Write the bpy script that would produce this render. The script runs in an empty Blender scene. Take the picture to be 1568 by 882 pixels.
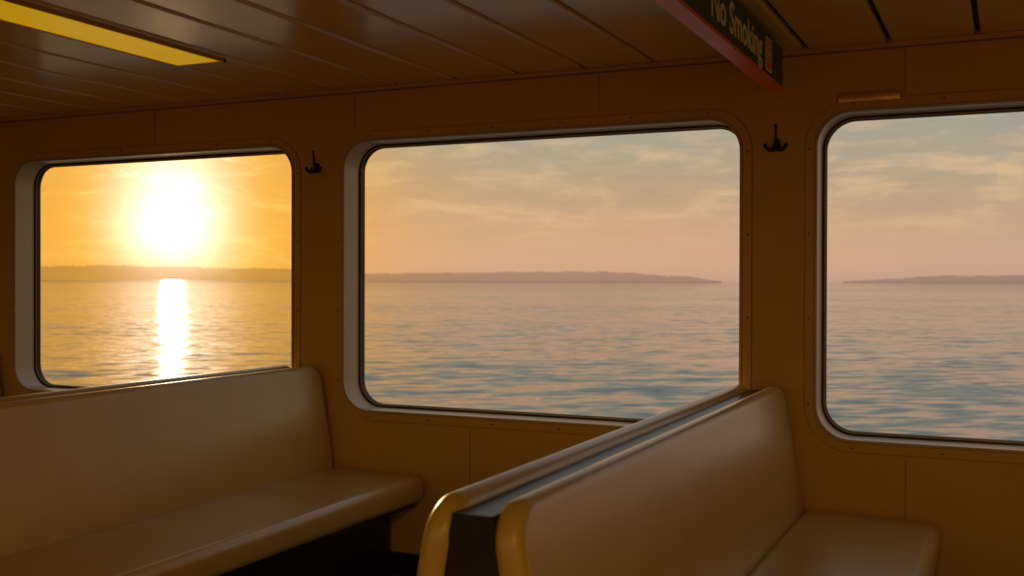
import bpy, bmesh, math, random
from mathutils import Vector, Matrix, Euler
random.seed(3)
S=bpy.context.scene
try:
    S.view_settings.view_transform='Standard'
    S.view_settings.look='None'
except Exception as e: print(e)

D=4.2; H=1.33           # wall distance, eye height above floor
ZC=H+.211*D             # ceiling
PER=.508*D
CX0=-.4465*D            # centre of the middle window
WW=.4375*D; WT=.1515*D; WB=-.1416*D; WH=WT-WB; WZ=H+(WT+WB)/2
XL,XR,YB=-9.2,6.0,-6.0
col=S.collection

def lin(c):
    r=[]
    for v in c:
        v/=255
        r.append(v/12.92 if v<=.04045 else ((v+.055)/1.055)**2.4)
    return (*r,1)

def mat(name,rgb,rough=.5,metal=0,spec=.5,noise=0,nscale=8,bump=0,bscale=200,coat=0,emit=None,es=0):
    m=bpy.data.materials.new(name); m.use_nodes=True
    nt=m.node_tree; b=nt.nodes['Principled BSDF']
    b.inputs['Roughness'].default_value=rough
    b.inputs['Metallic'].default_value=metal
    b.inputs['Specular IOR Level'].default_value=spec
    b.inputs['Coat Weight'].default_value=coat
    b.inputs['Coat Roughness'].default_value=.18
    c=lin(rgb)
    b.inputs['Base Color'].default_value=c
    tc=nt.nodes.new('ShaderNodeTexCoord')
    if noise:
        n=nt.nodes.new('ShaderNodeTexNoise'); n.inputs['Scale'].default_value=nscale; n.inputs['Detail'].default_value=5
        nt.links.new(tc.outputs['Object'],n.inputs['Vector'])
        r=nt.nodes.new('ShaderNodeValToRGB')
        r.color_ramp.elements[0].position=.3; r.color_ramp.elements[1].position=.7
        r.color_ramp.elements[0].color=(*[x*(1-noise) for x in c[:3]],1)
        r.color_ramp.elements[1].color=(*[min(1,x*(1+noise)) for x in c[:3]],1)
        nt.links.new(n.outputs['Fac'],r.inputs['Fac']); nt.links.new(r.outputs['Color'],b.inputs['Base Color'])
    if bump:
        n=nt.nodes.new('ShaderNodeTexNoise'); n.inputs['Scale'].default_value=bscale; n.inputs['Detail'].default_value=3
        nt.links.new(tc.outputs['Object'],n.inputs['Vector'])
        bp=nt.nodes.new('ShaderNodeBump'); bp.inputs['Strength'].default_value=bump; bp.inputs['Distance'].default_value=.01
        nt.links.new(n.outputs['Fac'],bp.inputs['Height']); nt.links.new(bp.outputs['Normal'],b.inputs['Normal'])
    if emit:
        b.inputs['Emission Color'].default_value=lin(emit); b.inputs['Emission Strength'].default_value=es
    return m

M_wall=mat('cream_wall_paint',(208,173,100),.42,noise=.05,nscale=2,bump=.05,bscale=60)
M_liner=mat('window_liner_paint',(196,174,140),.3,noise=.04,nscale=5)
M_ceil=mat('ceiling_panel_enamel',(212,174,92),.22,spec=.8,noise=.05,nscale=2,bump=.03,bscale=4,coat=.25)
M_groove=mat('dark_groove',(22,14,6),.8,noise=.1)
M_rubber=mat('black_rubber',(30,26,20),.5,noise=.1)
M_vinyl=mat('beige_vinyl',(194,169,102),.30,noise=.05,nscale=6,bump=.10,bscale=260,coat=.35)
M_core=mat('dark_core_panel',(34,26,18),.3,noise=.15,nscale=10)
M_floor=mat('tan_deck_floor',(128,100,60),.5,noise=.2,nscale=30)
M_seam=mat('panel_seam',(142,108,54),.7,noise=.1)
M_screw=mat('screw_metal',(110,84,48),.4,.5,noise=.1)
M_bronze=mat('hook_bronze',(58,44,34),.38,.7,noise=.2,nscale=40)
M_glint=mat('glint_strip',(215,165,70),.3,.7,noise=.1,nscale=30)  # yellow metal imitating light reflected on the window trim
M_green=mat('sign_green',(24,80,46),.35,noise=.1)
M_red=mat('sign_red',(242,108,32),.35,noise=.06)
M_white=mat('sign_letter',(240,235,205),.5,noise=.03)
M_diff=mat('light_diffuser',(190,150,20),.35,noise=.04,emit=(235,178,0),es=.48)
M_fill=mat('fill_diffuser',(230,200,140),.35,noise=.04,emit=(255,198,92),es=14.0)  # strong glow for the added fill fixtures
M_frame=mat('fixture_frame',(190,145,50),.35,noise=.05)

# glass
M_glass=bpy.data.materials.new('window_glass'); M_glass.use_nodes=True
nt=M_glass.node_tree; nt.nodes.clear()
o=nt.nodes.new('ShaderNodeOutputMaterial'); mx=nt.nodes.new('ShaderNodeMixShader'); t=nt.nodes.new('ShaderNodeBsdfTransparent')
g=nt.nodes.new('ShaderNodeBsdfGlossy'); g.inputs['Roughness'].default_value=.02
fr=nt.nodes.new('ShaderNodeLayerWeight')
pw=nt.nodes.new('ShaderNodeMath'); pw.operation='POWER'; pw.inputs[1].default_value=5
ma=nt.nodes.new('ShaderNodeMath'); ma.operation='MULTIPLY_ADD'; ma.inputs[1].default_value=.4; ma.inputs[2].default_value=.004
nt.links.new(fr.outputs['Facing'],pw.inputs[0]); nt.links.new(pw.outputs[0],ma.inputs[0])
t.inputs['Color'].default_value=(.97,.97,.97,1)
nt.links.new(ma.outputs[0],mx.inputs[0]); nt.links.new(t.outputs[0],mx.inputs[1]); nt.links.new(g.outputs[0],mx.inputs[2]); nt.links.new(mx.outputs[0],o.inputs[0])

def obj(name,bm,mats,smooth=False,parent=None,angle=40):
    bmesh.ops.recalc_face_normals(bm,faces=bm.faces)
    me=bpy.data.meshes.new(name); bm.to_mesh(me); bm.free()
    for m in mats: me.materials.append(m)
    if smooth:
        me.polygons.foreach_set('use_smooth',[True]*len(me.polygons))
        try: me.set_sharp_from_angle(angle=math.radians(angle))
        except Exception: pass
    ob=bpy.data.objects.new(name,me); col.objects.link(ob)
    if parent: ob.parent=parent
    return ob
def empty(name,loc=(0,0,0)):
    e=bpy.data.objects.new(name,None); e.location=loc; e.empty_display_size=.1; col.objects.link(e); return e
def box(bm,x0,x1,y0,y1,z0,z1,mi=0):
    v=[bm.verts.new(p) for p in [(x0,y0,z0),(x1,y0,z0),(x1,y1,z0),(x0,y1,z0),(x0,y0,z1),(x1,y0,z1),(x1,y1,z1),(x0,y1,z1)]]
    fs=[bm.faces.new([v[i] for i in q]) for q in [(0,3,2,1),(4,5,6,7),(0,1,5,4),(1,2,6,5),(2,3,7,6),(3,0,4,7)]]
    for f in fs: f.material_index=mi
    return fs
def rrect(w,h,r,n=10):
    pts=[]
    for cx,cy,a0 in [(w/2-r,h/2-r,0),(-w/2+r,h/2-r,90),(-w/2+r,-h/2+r,180),(w/2-r,-h/2+r,270)]:
        for i in range(n+1):
            a=math.radians(a0+90*i/n); pts.append((cx+r*math.cos(a),cy+r*math.sin(a)))
    return pts
def ring(bm,o,i,y0,y1,mi=0,chamf=0):
    loops=[]
    for pts,y in ((o,y1),(o,y0),(i,y0),(i,y1)):
        loops.append([bm.verts.new((p[0],y,p[1])) for p in pts])
    n=len(o)
    for k in range(4):
        a,b=loops[k],loops[(k+1)%4]
        for j in range(n):
            f=bm.faces.new([a[j],a[(j+1)%n],b[(j+1)%n],b[j]]); f.material_index=mi
def slab(bm,w,h,t,r,bev,M,segs=4,mi=0,n=8):
    prof=[(bev*(1-math.sin(math.pi/2*s/segs)), t/2-bev+bev*math.cos(math.pi/2*s/segs)) for s in range(segs+1)]
    full=prof+[(a,-z) for a,z in reversed(prof)]
    loops=[]
    for ins,z in full:
        pts=rrect(w-2*ins,h-2*ins,max(r-ins,.002),n)
        loops.append([bm.verts.new(M@Vector((x,y,z))) for x,y in pts])
    N=len(loops[0])
    for a,b in zip(loops,loops[1:]):
        for j in range(N):
            f=bm.faces.new([a[j],b[j],b[(j+1)%N],a[(j+1)%N]]); f.material_index=mi
    bm.faces.new(loops[0]).material_index=mi
    bm.faces.new(list(reversed(loops[-1]))).material_index=mi
def tube(bm,pts,rad,n=10,mi=0):
    pts=[Vector(p) for p in pts]; loops=[]
    for i,p in enumerate(pts):
        t=(pts[min(i+1,len(pts)-1)]-pts[max(i-1,0)]).normalized()
        a=t.orthogonal().normalized() if i==0 else (prev-prev.dot(t)*t).normalized()
        prev=a; b=t.cross(a); r=rad[i] if isinstance(rad,(list,tuple)) else rad
        loops.append([bm.verts.new(p+a*r*math.cos(2*math.pi*k/n)+b*r*math.sin(2*math.pi*k/n)) for k in range(n)])
    for a,b in zip(loops,loops[1:]):
        for j in range(n): bm.faces.new([a[j],a[(j+1)%n],b[(j+1)%n],b[j]]).material_index=mi
    bm.faces.new(loops[0]); bm.faces.new(list(reversed(loops[-1])))

# ---------- walls with window openings
def wall_with_holes(name,y0,y1,centres):
    bm=bmesh.new(); box(bm,XL,XR,y0,y1,0,ZC+.05)
    w=obj(name,bm,[M_wall])
    bc=bmesh.new()
    for c in centres:
        pts=rrect(WW+.02,WH+.02,.14,10)
        a=[bc.verts.new((c+p[0],y0-.2,WZ+p[1])) for p in pts]; b=[bc.verts.new((c+p[0],y1+.2,WZ+p[1])) for p in pts]
        n=len(a)
        for j in range(n): bc.faces.new([a[j],a[(j+1)%n],b[(j+1)%n],b[j]])
        bc.faces.new(a); bc.faces.new(b)
    cut=obj('cutter',bc,[])
    md=w.modifiers.new('b','BOOLEAN'); md.object=cut; md.operation='DIFFERENCE'; md.solver='EXACT'
    dg=bpy.context.evaluated_depsgraph_get(); me=bpy.data.meshes.new_from_object(w.evaluated_get(dg))
    w.modifiers.clear(); w.data=me
    bpy.data.objects.remove(cut,do_unlink=True)
    return w
cent=[CX0+PER*k for k in (-2,-1,0,1,2)]
wf=wall_with_holes('wall_front',D,D+.17,cent)
wb=wall_with_holes('wall_back',YB-.17,YB,cent)
for nm,x0,x1 in (('wall_left',XL-.15,XL),('wall_right',XR,XR+.15)):
    bm=bmesh.new(); box(bm,x0,x1,YB-.17,D+.17,0,ZC+.05); obj(nm,bm,[M_wall])
bm=bmesh.new(); box(bm,XL-.15,XR+.15,YB-.17,D+.17,-.1,0); obj('floor',bm,[M_floor])

# wall panel seams
bm=bmesh.new()
for k in range(-3,5):
    x=-.083*D-.285*D*k
    box(bm,x-.0012,x+.0012,D-.0012,D+.002,H+.165*D,ZC-.02)
for x in (-.081*D,-.510*D,-.51*D-.43*D,.35*D):
    box(bm,x-.0012,x+.0012,D-.0012,D+.002,.1,H-.155*D)
obj('trim_2',bm,[M_seam])
bm=bmesh.new(); box(bm,XL,XR,D-.012,D,ZC-.018,ZC-.001,0); box(bm,XL,XR,D-.006,D,ZC-.024,ZC-.018,1)
obj('trim_1',bm,[M_wall,M_seam])
bm=bmesh.new(); box(bm,XL,XR,D-.015,D,0,.1); obj('baseboard_front',bm,[M_core])

# ---------- windows
REC=.126
def window_mesh():
    bm=bmesh.new()
    op=rrect(WW,WH,.125,12)
    def off(d): return rrect(WW+2*d,WH+2*d,max(.125+d,.02),12)
    ring(bm,off(.046),off(.010),-.005,.0,0)         # flange
    ring(bm,off(.0485),off(.046),-.0015,.0,1)       # caulk line
    ring(bm,off(.009),op,-.009,REC+.02,2)           # liner
    ring(bm,off(.0115),off(.009),-.0065,-.004,1)
    ring(bm,off(.002),off(-.007),REC-.010,REC+.02,3)  # gasket
    ring(bm,off(-.007),off(-.012),REC-.006,REC+.02,2)
    ring(bm,off(-.012),off(-.014),REC-.003,REC+.02,3)
    def screw(x,z):
        vs=[bm.verts.new((x+.004*math.cos(2*math.pi*k/8),-.0065,z+.004*math.sin(2*math.pi*k/8))) for k in range(8)]
        v2=[bm.verts.new((v.co.x,-.004,v.co.z)) for v in vs]
        bm.faces.new(vs).material_index=4
        for j in range(8): bm.faces.new([vs[j],vs[(j+1)%8],v2[(j+1)%8],v2[j]]).material_index=4
    W2=WW/2+.031; H2=WH/2+.031
    for i in range(6):
        x=-WW/2+.13+(WW-.26)*i/5; screw(x,H2); screw(x,-H2)
    for i in range(4):
        z=-WH/2+.13+(WH-.26)*i/3; screw(W2,z); screw(-W2,z)
    return bm
bm=window_mesh(); tmp=obj('frame',bm,[M_wall,M_seam,M_liner,M_rubber,M_screw],smooth=True,angle=30); frame_me=tmp.data; bpy.data.objects.remove(tmp)
bm=bmesh.new(); pts=rrect(WW-.02,WH-.02,.115,12)
bm.faces.new([bm.verts.new((p[0],REC+.005,p[1])) for p in pts]); tmp=obj('glass',bm,[M_glass]); glass_me=tmp.data; bpy.data.objects.remove(tmp)
def add_window(n,x,y,rot):
    e=empty(f'window_{n}',(x,y,WZ)); e.rotation_euler=(0,0,rot)
    for nm,me in (('frame',frame_me),('glass',glass_me)):
        o=bpy.data.objects.new(nm,me); col.objects.link(o); o.parent=e
    return e
wn=[]
for i,c in enumerate(cent): wn.append(add_window(i+1,c,D,0))
for i,c in enumerate(cent): add_window(i+6,c,YB,math.pi)
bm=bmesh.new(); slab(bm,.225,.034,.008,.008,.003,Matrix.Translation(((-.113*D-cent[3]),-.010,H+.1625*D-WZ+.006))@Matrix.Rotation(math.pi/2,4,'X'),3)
obj('glint_strip',bm,[M_glint],True,wn[3])  # added strip in the shape of the reflected glint above the window

# ---------- ceiling
PW=.0717*D; X0=-.025*D
bm=bmesh.new()
box(bm,XL-.15,XR+.15,YB-.17,D+.17,ZC+.02,ZC+.06,1)
k0=int(math.floor((XL-X0)/PW)); k1=int(math.ceil((XR-X0)/PW))
g=.008
for k in range(k0,k1):
    a=max(X0+k*PW+g,XL); b=min(X0+(k+1)*PW-g,XR)
    if b-a<.06: continue
    prof=[(a,ZC+.02),(a,ZC+.010),(a+.0025,ZC+.004),(a+.007,ZC+.001),(a+.013,ZC),(a+.018,ZC),(b-.018,ZC),(b-.013,ZC),(b-.007,ZC+.001),(b-.0025,ZC+.004),(b,ZC+.010),(b,ZC+.02)]
    s,e=YB,D-.001
    A=[bm.verts.new((x,s,z)) for x,z in prof]; B=[bm.verts.new((x,e,z)) for x,z in prof]
    for j in range(len(prof)-1): bm.faces.new([A[j],A[j+1],B[j+1],B[j]])
    bm.faces.new(A); bm.faces.new(B)
obj('ceiling',bm,[M_ceil,M_groove],True,angle=50)

def light_fixture(x0,x1,y0,y1,m):
    cx,cy=(x0+x1)/2,(y0+y1)/2
    e=empty('ceiling_light',(cx,cy,ZC))  # name shared by the visible fixture and the added fill ones
    w,l=x1-x0,y1-y0
    bm=bmesh.new(); t=.012
    for q in ((-w/2,w/2,-l/2,-l/2+t),(-w/2,w/2,l/2-t,l/2),(-w/2,-w/2+t,-l/2,l/2),(w/2-t,w/2,-l/2,l/2)): box(bm,*q,-.010,-.001)
    obj('frame',bm,[M_frame],parent=e)
    bm=bmesh.new(); box(bm,-w/2+t,w/2-t,-l/2+t,l/2-t,-.006,-.001); obj('diffuser',bm,[m],parent=e)
lx0=X0-10*PW+.005; lx1=X0-9*PW-.045
light_fixture(lx0,lx1,.82*D-2.44,.82*D,M_diff)
for x,y in ((lx0-9*PW,-4.4),(lx0,-4.4),(lx0+10*PW,-4.4),(lx0+10*PW,-2.0),(lx0+19*PW,-2.6)):  # added unseen fixtures, brighter than the visible one, to fill the cabin
    light_fixture(x,x+lx1-lx0,y,y+2.0,M_fill)

# ---------- benches (back-to-back padded)
ZS=H-.2045*D; ZT=H-.0945*D; YN=.405*D; YF=D-.02; L=YF-YN
def bench_parts():
    parts=[]
    for sgn in (1,-1):
        bm=bmesh.new()
        xt,xb=.060,.150; zb=ZS-.05
        hgt=math.hypot(xb-xt,ZT-zb); ang=math.atan2(xb-xt,ZT-zb)
        up=Vector((-math.sin(ang)*sgn,0,math.cos(ang))); yv=Vector((0,1,0)); nn=Vector((math.cos(ang)*sgn,0,math.sin(ang)))
        M=Matrix.Identity(4)
        for i in range(3): M[i][0]=yv[i]; M[i][1]=up[i]; M[i][2]=nn[i]
        c=Vector(((xt+xb)/2*sgn,0,(ZT+zb)/2)); M.translation=c
        slab(bm,L,hgt,.062,.085,.026,M,6,n=10)
        parts.append((f'back_pad_{1 if sgn>0 else 2}',bm,[M_vinyl]))
        bm=bmesh.new()
        sx0,sx1=.165,.655
        M=Matrix.Translation(((sx0+sx1)/2*sgn,0,ZS-.062))@Matrix.Rotation(math.radians(1.5)*sgn,4,'Y')
        slab(bm,sx1-sx0,L,.115,.05,.038,M,6,n=8)
        parts.append((f'seat_{1 if sgn>0 else 2}',bm,[M_vinyl]))
    bm=bmesh.new()
    y0,y1=-L/2+.012,L/2-.012
    prof=[(-.040,ZT-.022),(.040,ZT-.022),(.128,ZS-.06),(.128,ZS-.12),(-.128,ZS-.12),(-.128,ZS-.06)]
    A=[bm.verts.new((x,y0,z)) for x,z in prof]; B=[bm.verts.new((x,y1,z)) for x,z in prof]
    for j in range(6): bm.faces.new([A[j],A[(j+1)%6],B[(j+1)%6],B[j]])
    bm.faces.new(A); bm.faces.new(B)
    parts.append(('back_core',bm,[M_core]))
    bm=bmesh.new()
    box(bm,-.60,.60,-L/2+.02,L/2-.02,ZS-.150,ZS-.118)
    box(bm,-.48,.48,-L/2+.06,L/2-.03,.0,ZS-.150)
    box(bm,-.50,.50,-L/2+.05,L/2-.025,.0,.06)
    parts.append(('base',bm,[M_core]))
    return parts
parts=[]
for nm,bm,ms in bench_parts():
    o=obj(nm,bm,ms,smooth=(nm not in('base',)),angle=50); parts.append((nm,o.data)); bpy.data.objects.remove(o)
for k in (0,-1,-2,1):
    e=empty('bench',(-.207*D+k*PER,(YN+YF)/2,0))
    for nm,me in parts:
        o=bpy.data.objects.new(nm,me); col.objects.link(o); o.parent=e

# ---------- coat hooks (anchor shaped)
for k in (0,-1):
    e=empty('coat_hook',(-.1935*D+k*PER,D-.003,H+.128*D))
    bm=bmesh.new()
    slab(bm,.026,.044,.006,.012,.002,Matrix.Translation((0,-.004,-.010))@Matrix.Rotation(math.pi/2,4,'X'),3)
    tube(bm,[(0,-.006,-.015),(0,-.018,-.012),(0,-.026,.0),(0,-.030,.025),(0,-.034,.052),(0,-.036,.066)],[.008,.0075,.006,.005,.0045,.006])
    tube(bm,[(0,-.006,-.012),(0,-.018,-.022),(0,-.032,-.030),(0,-.044,-.026),(0,-.050,-.014)],[.009,.009,.008,.006,.007])
    for s in (1,-1):
        tube(bm,[(0,-.010,-.018),(s*.012,-.020,-.030),(s*.026,-.028,-.031),(s*.037,-.032,-.022),(s*.042,-.034,-.008)],[.010,.009,.0075,.006,.007])
    obj('hook_body',bm,[M_bronze],True,e,60)

# ---------- No Smoking sign
sx=-.190*D; sy0,sy1=.56*D,.975*D; sz0=H+.172*D; sz1=ZC-.012
e=empty('no_smoking_sign',(sx,(sy0+sy1)/2,(sz0+sz1)/2)); sl=(sy1-sy0)/2; sh=(sz1-sz0)/2
bm=bmesh.new()
box(bm,-.022,.022,-sl,sl,-sh+.004,sh,0)
box(bm,-.027,.027,-sl-.004,sl+.004,-sh-.006,-sh+.006,1)
box(bm,-.010,.010,-sl+.1,-sl+.16,sh,sh+.012,0); box(bm,-.010,.010,sl-.16,sl-.1,sh,sh+.012,0)
obj('sign_box',bm,[M_green,M_red],parent=e)
cu=bpy.data.curves.new('t','FONT'); cu.body='No Smoking'; cu.size=.135; cu.extrude=.001; cu.offset=.0022
to=bpy.data.objects.new('t',cu); col.objects.link(to); bpy.context.view_layer.update()
me=bpy.data.meshes.new_from_object(to.evaluated_get(bpy.context.evaluated_depsgraph_get())); bpy.data.objects.remove(to)
w=max(v.co.x for v in me.vertices); f=.168*D/w
for v in me.vertices: v.co.x*=f
me.materials.clear(); me.materials.append(M_white)
to=bpy.data.objects.new('lettering',me); col.objects.link(to); to.parent=e
to.rotation_euler=(math.pi/2,0,math.pi/2); to.location=(.0235,.719*D-(sy0+sy1)/2,H+.1815*D-(sz0+sz1)/2)
bm=bmesh.new()
R=Matrix.Translation((.0235,.914*D-(sy0+sy1)/2,.004))@Matrix(((0,0,1,0),(1,0,0,0),(0,1,0,0),(0,0,0,1)))
slab(bm,.096,.118,.003,.006,.001,R,2,0)
slab(bm,.080,.102,.0036,.004,.001,R,2,1)
def disc(bm,r0,r1,x,mi,n=28):
    cy=.914*D-(sy0+sy1)/2
    a=[bm.verts.new((x,cy+r0*math.cos(2*math.pi*k/n),.004+r0*math.sin(2*math.pi*k/n))) for k in range(n)]
    b=[bm.verts.new((x,cy+r1*math.cos(2*math.pi*k/n),.004+r1*math.sin(2*math.pi*k/n))) for k in range(n)]
    for j in range(n): bm.faces.new([a[j],a[(j+1)%n],b[(j+1)%n],b[j]]).material_index=mi
disc(bm,.026,.033,.0262,0)
obj('no_smoking_icon',bm,[M_white,M_red],parent=e)
bm=bmesh.new(); cy=.914*D-(sy0+sy1)/2
M=Matrix.Translation((.0262,cy,.004))@Matrix.Rotation(math.radians(45),4,'X'); 
vs=[bm.verts.new(M@Vector((0,y,z))) for y,z in ((-.003,-.03),(.003,-.03),(.003,.03),(-.003,.03))]; bm.faces.new(vs)
vs=[bm.verts.new(Vector((.0262,cy+y,.004+z))) for y,z in ((-.018,-.004),(.018,-.004),(.018,.004),(-.018,.004))]; bm.faces.new(vs)
obj('icon_bar',bm,[M_white],parent=e)

# ---------- sea
TH=math.radians(24.8)
ZSEA=-7.0
bm=bmesh.new()
Rr=60000
box(bm,-Rr,Rr,D+1.5,Rr,ZSEA-1,ZSEA); box(bm,-Rr,Rr,-Rr,YB-1.5,ZSEA-1,ZSEA)
M_sea=bpy.data.materials.new('sea_water'); M_sea.use_nodes=True
nt=M_sea.node_tree; b=nt.nodes['Principled BSDF']
b.inputs['Base Color'].default_value=lin((84,102,104)); b.inputs['Roughness'].default_value=.05; b.inputs['IOR'].default_value=1.33
geo=nt.nodes.new('ShaderNodeNewGeometry')
WR=math.radians(34)     # direction the wind waves travel
m0=nt.nodes.new('ShaderNodeMapping'); m0.inputs['Rotation'].default_value=(0,0,-WR); nt.links.new(geo.outputs['Position'],m0.inputs[0])
def vm(op,a,b_):
    n=nt.nodes.new('ShaderNodeVectorMath'); n.operation=op
    for i,v in enumerate((a,b_)):
        if v is None: continue
        if isinstance(v,tuple): n.inputs[i].default_value=v
        else: nt.links.new(v,n.inputs[i])
    return n.outputs[0]
def slopes(sc,stretch,detail,ax,ay,ro=.6):
    mp=nt.nodes.new('ShaderNodeMapping'); mp.inputs['Scale'].default_value=(sc/stretch,sc,sc); nt.links.new(m0.outputs[0],mp.inputs[0])
    n=nt.nodes.new('ShaderNodeTexNoise'); n.inputs['Scale'].default_value=1; n.inputs['Detail'].default_value=detail; n.inputs['Roughness'].default_value=ro
    nt.links.new(mp.outputs[0],n.inputs['Vector'])
    return vm('MULTIPLY',vm('SUBTRACT',n.outputs['Color'],(.5,.5,.5)),(ax,ay,0))
tot=vm('ADD',vm('ADD',slopes(.75,2.4,2,.40,.40),slopes(.20,2.5,1,.26,.24)),slopes(.012,3,2,.0,.14))
tot=vm('ADD',tot,(0,0,1))
rt=nt.nodes.new('ShaderNodeVectorRotate'); rt.rotation_type='Z_AXIS'; rt.inputs['Angle'].default_value=WR; nt.links.new(tot,rt.inputs['Vector'])
nrm=vm('NORMALIZE',rt.outputs[0],None)
nt.links.new(nrm,b.inputs['Normal'])
obj('sea',bm,[M_sea])

# ---------- distant land
def dirpx(px):
    return math.atan((px-784)/1645)-TH
M_land=bpy.data.materials.new('hazy_shore'); M_land.use_nodes=True
nt=M_land.node_tree; nt.nodes.clear()
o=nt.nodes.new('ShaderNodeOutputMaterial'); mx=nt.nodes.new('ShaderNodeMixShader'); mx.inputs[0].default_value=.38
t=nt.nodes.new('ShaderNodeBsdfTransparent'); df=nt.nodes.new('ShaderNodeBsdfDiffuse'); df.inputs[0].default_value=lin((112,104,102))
nt.links.new(t.outputs[0],mx.inputs[1]); nt.links.new(df.outputs[0],mx.inputs[2]); nt.links.new(mx.outputs[0],o.inputs[0])
def land(name,R,pts,jag):
    bm=bmesh.new()
    x=pts[0][0]
    top=[];bot=[]
    while x<=pts[-1][0]:
        for (a,ha),(c,hc) in zip(pts,pts[1:]):
            if a<=x<=c: h=ha+(hc-ha)*(x-a)/(c-a); break
        hh=max(0,.86*h+jag*(math.sin(x*.05)*.3+math.sin(x*.13+1)*.25+random.uniform(-.35,.35))*min(1,h/5))
        az=dirpx(x); z=hh/1645*R
        d=Vector((math.sin(az),math.cos(az),0))
        top.append(bm.verts.new(d*R+Vector((0,0,H+z)))); bot.append(bm.verts.new(d*R+Vector((0,0,ZSEA+.05))))
        x+=2.5
    for i in range(len(top)-1): bm.faces.new([bot[i],bot[i+1],top[i+1],top[i]])
    obj(name,bm,[M_land])
land('distant_shore',5200,[(-700,14),(-200,20),(60,22),(180,24),(300,22),(450,19),(560,12),(700,14),(860,17),(965,15),(1000,12),(1020,8),(1050,9),(1085,3),(1105,0)],1.8)
land('distant_headland',7000,[(1290,0),(1330,3),(1400,7),(1450,11),(1520,10),(1600,12),(1800,15),(2300,10)],1.4)

# ---------- sun + sky
SAZ=math.atan((265-784)/1645)-TH; SEL=math.radians(2.75)
sd=Vector((math.sin(SAZ)*math.cos(SEL),math.cos(SAZ)*math.cos(SEL),math.sin(SEL)))
sl_=bpy.data.lights.new('sun','SUN'); sl_.energy=4.2; sl_.color=(1,.62,.22); sl_.angle=math.radians(.6)
so=bpy.data.objects.new('sun',sl_); col.objects.link(so); so.rotation_euler=sd.to_track_quat('Z','Y').to_euler(); so.location=(-20,30,8)

W=bpy.data.worlds.new('sunset_sky'); S.world=W; W.use_nodes=True; nt=W.node_tree; nt.nodes.clear()
L_=nt.links.new
out=nt.nodes.new('ShaderNodeOutputWorld'); bg=nt.nodes.new('ShaderNodeBackground'); L_(bg.outputs[0],out.inputs[0])
tc=nt.nodes.new('ShaderNodeTexCoord'); sep=nt.nodes.new('ShaderNodeSeparateXYZ'); L_(tc.outputs['Generated'],sep.inputs[0])
def math_(op,a,b=None,c=None,clamp=False):
    n=nt.nodes.new('ShaderNodeMath'); n.operation=op; n.use_clamp=clamp
    for i,v in enumerate((a,b,c)):
        if v is None: continue
        if isinstance(v,(int,float)): n.inputs[i].default_value=v
        else: L_(v,n.inputs[i])
    return n.outputs[0]
def mixc(fac,a,b,mode='MIX'):
    n=nt.nodes.new('ShaderNodeMix'); n.data_type='RGBA'; n.blend_type=mode; n.clamp_factor=False
    for i,v in ((0,fac),(6,a),(7,b)):
        if isinstance(v,(int,float,tuple)): n.inputs[i].default_value=v
        else: L_(v,n.inputs[i])
    return n.outputs[2]
def ramp(fac,els,interp='LINEAR'):
    r=nt.nodes.new('ShaderNodeValToRGB'); cr=r.color_ramp; cr.interpolation=interp
    while len(cr.elements)<len(els): cr.elements.new(.5)
    for e_,(p,c) in zip(cr.elements,els): e_.position=p; e_.color=c
    L_(fac,r.inputs[0]); return r.outputs[0]
zz=math_('MAXIMUM',sep.outputs[2],0)
zs=math_('SQRT',zz)
sq=lambda z: math.sqrt(z)
sky=ramp(zs,[(0,lin((202,160,136))),(sq(.02),lin((216,170,136))),(sq(.05),lin((212,170,132))),(sq(.085),lin((196,168,132))),(sq(.12),lin((178,166,140))),(sq(.16),lin((164,163,150))),(sq(.4),lin((152,160,162))),(1,lin((140,155,178)))])
def ang(sdv):
    dp=nt.nodes.new('ShaderNodeVectorMath'); dp.operation='DOT_PRODUCT'; L_(tc.outputs['Generated'],dp.inputs[0]); dp.inputs[1].default_value=sdv
    return math_('ARCCOSINE',math_('MINIMUM',dp.outputs['Value'],.999999))
a=ang(sd)
away=math_('MULTIPLY',math_('SUBTRACT',a,.40),1.6,clamp=True)
sky=mixc(math_('MULTIPLY',away,.45),sky,lin((164,156,152)))
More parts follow.
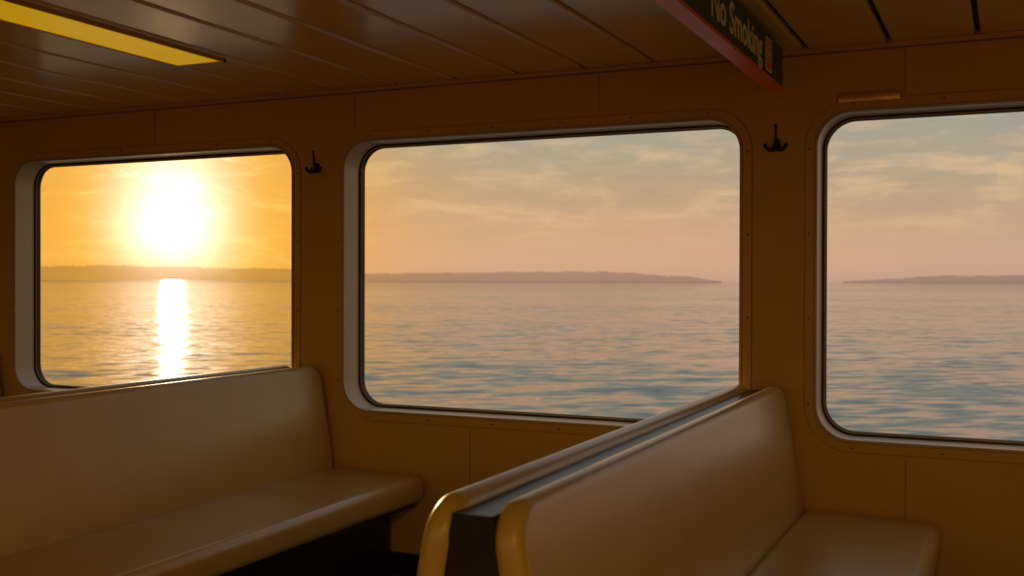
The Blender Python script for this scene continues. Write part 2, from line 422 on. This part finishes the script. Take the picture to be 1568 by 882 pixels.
# clouds
mp=nt.nodes.new('ShaderNodeMapping'); mp.inputs['Scale'].default_value=(9,9,40); mp.inputs['Rotation'].default_value=(.02,.03,0); L_(tc.outputs['Generated'],mp.inputs[0])
cn=nt.nodes.new('ShaderNodeTexNoise'); cn.inputs['Scale'].default_value=1.6; cn.inputs['Detail'].default_value=8; cn.inputs['Roughness'].default_value=.60; cn.inputs['Distortion'].default_value=.35; L_(mp.outputs[0],cn.inputs['Vector'])
cf=ramp(cn.outputs['Fac'],[(.50,(0,0,0,1)),(.66,(1,1,1,1))])
cfade=ramp(zz,[(.03,(0,0,0,1)),(.065,(1,1,1,1)),(.11,(1,1,1,1)),(.17,(.4,.4,.4,1))])
cfac=math_('MULTIPLY',math_('MULTIPLY',cf,cfade),.58)
sky=mixc(cfac,sky,lin((228,192,150)))
cd=ramp(cn.outputs['Fac'],[(.34,(1,1,1,1)),(.49,(0,0,0,1))])
sky=mixc(math_('MULTIPLY',math_('MULTIPLY',cd,cfade),.20),sky,lin((156,142,136)))
# gold wash near the sun
gf=math_('EXPONENT',math_('MULTIPLY',math_('POWER',math_('DIVIDE',a,.18),2.6),-1))
gold=mixc(math_('MULTIPLY',cf,.45),lin((238,162,10)),lin((252,206,80)))
sky=mixc(math_('MULTIPLY',gf,.97),sky,gold)
gf2=math_('EXPONENT',math_('DIVIDE',a,-.18))
sky=mixc(math_('MULTIPLY',gf2,.22),sky,(.35,.17,.0,1),'ADD')
# hazy sun core and the lit cloud above it
c1=math_('EXPONENT',math_('MULTIPLY',math_('POWER',math_('DIVIDE',a,.043),2),-1))
c2=math_('EXPONENT',math_('DIVIDE',a,-.06))
sd2=Vector((math.sin(SAZ)*math.cos(.108),math.cos(SAZ)*math.cos(.108),math.sin(.108)))
a2=ang(sd2)
c3=math_('EXPONENT',math_('MULTIPLY',math_('POWER',math_('DIVIDE',a2,.046),2),-1))
c3=math_('MULTIPLY',c3,math_('ADD',math_('MULTIPLY',cf,.7),.6))
sky=mixc(c1,sky,(1.1,1.1,1.2,1),'ADD'); sky=mixc(c2,sky,(.65,.40,.07,1),'ADD'); sky=mixc(c3,sky,(.8,.68,.75,1),'ADD')
L_(sky,bg.inputs[0]); bg.inputs[1].default_value=1.0

# ---------- camera
cam=bpy.data.cameras.new('camera'); cam.lens=36*1645/1568; cam.sensor_width=36; cam.clip_end=200000; cam.clip_start=.05
cam.dof.use_dof=True; cam.dof.focus_distance=4.3; cam.dof.aperture_fstop=4.5
co=bpy.data.objects.new('camera',cam); col.objects.link(co); S.camera=co
co.location=(0,0,H)
co.rotation_euler=(Matrix.Rotation(TH,4,'Z')@Matrix.Rotation(math.pi/2-math.atan(11/1645),4,'X')@Matrix.Rotation(math.radians(.15),4,'Z')).to_euler()
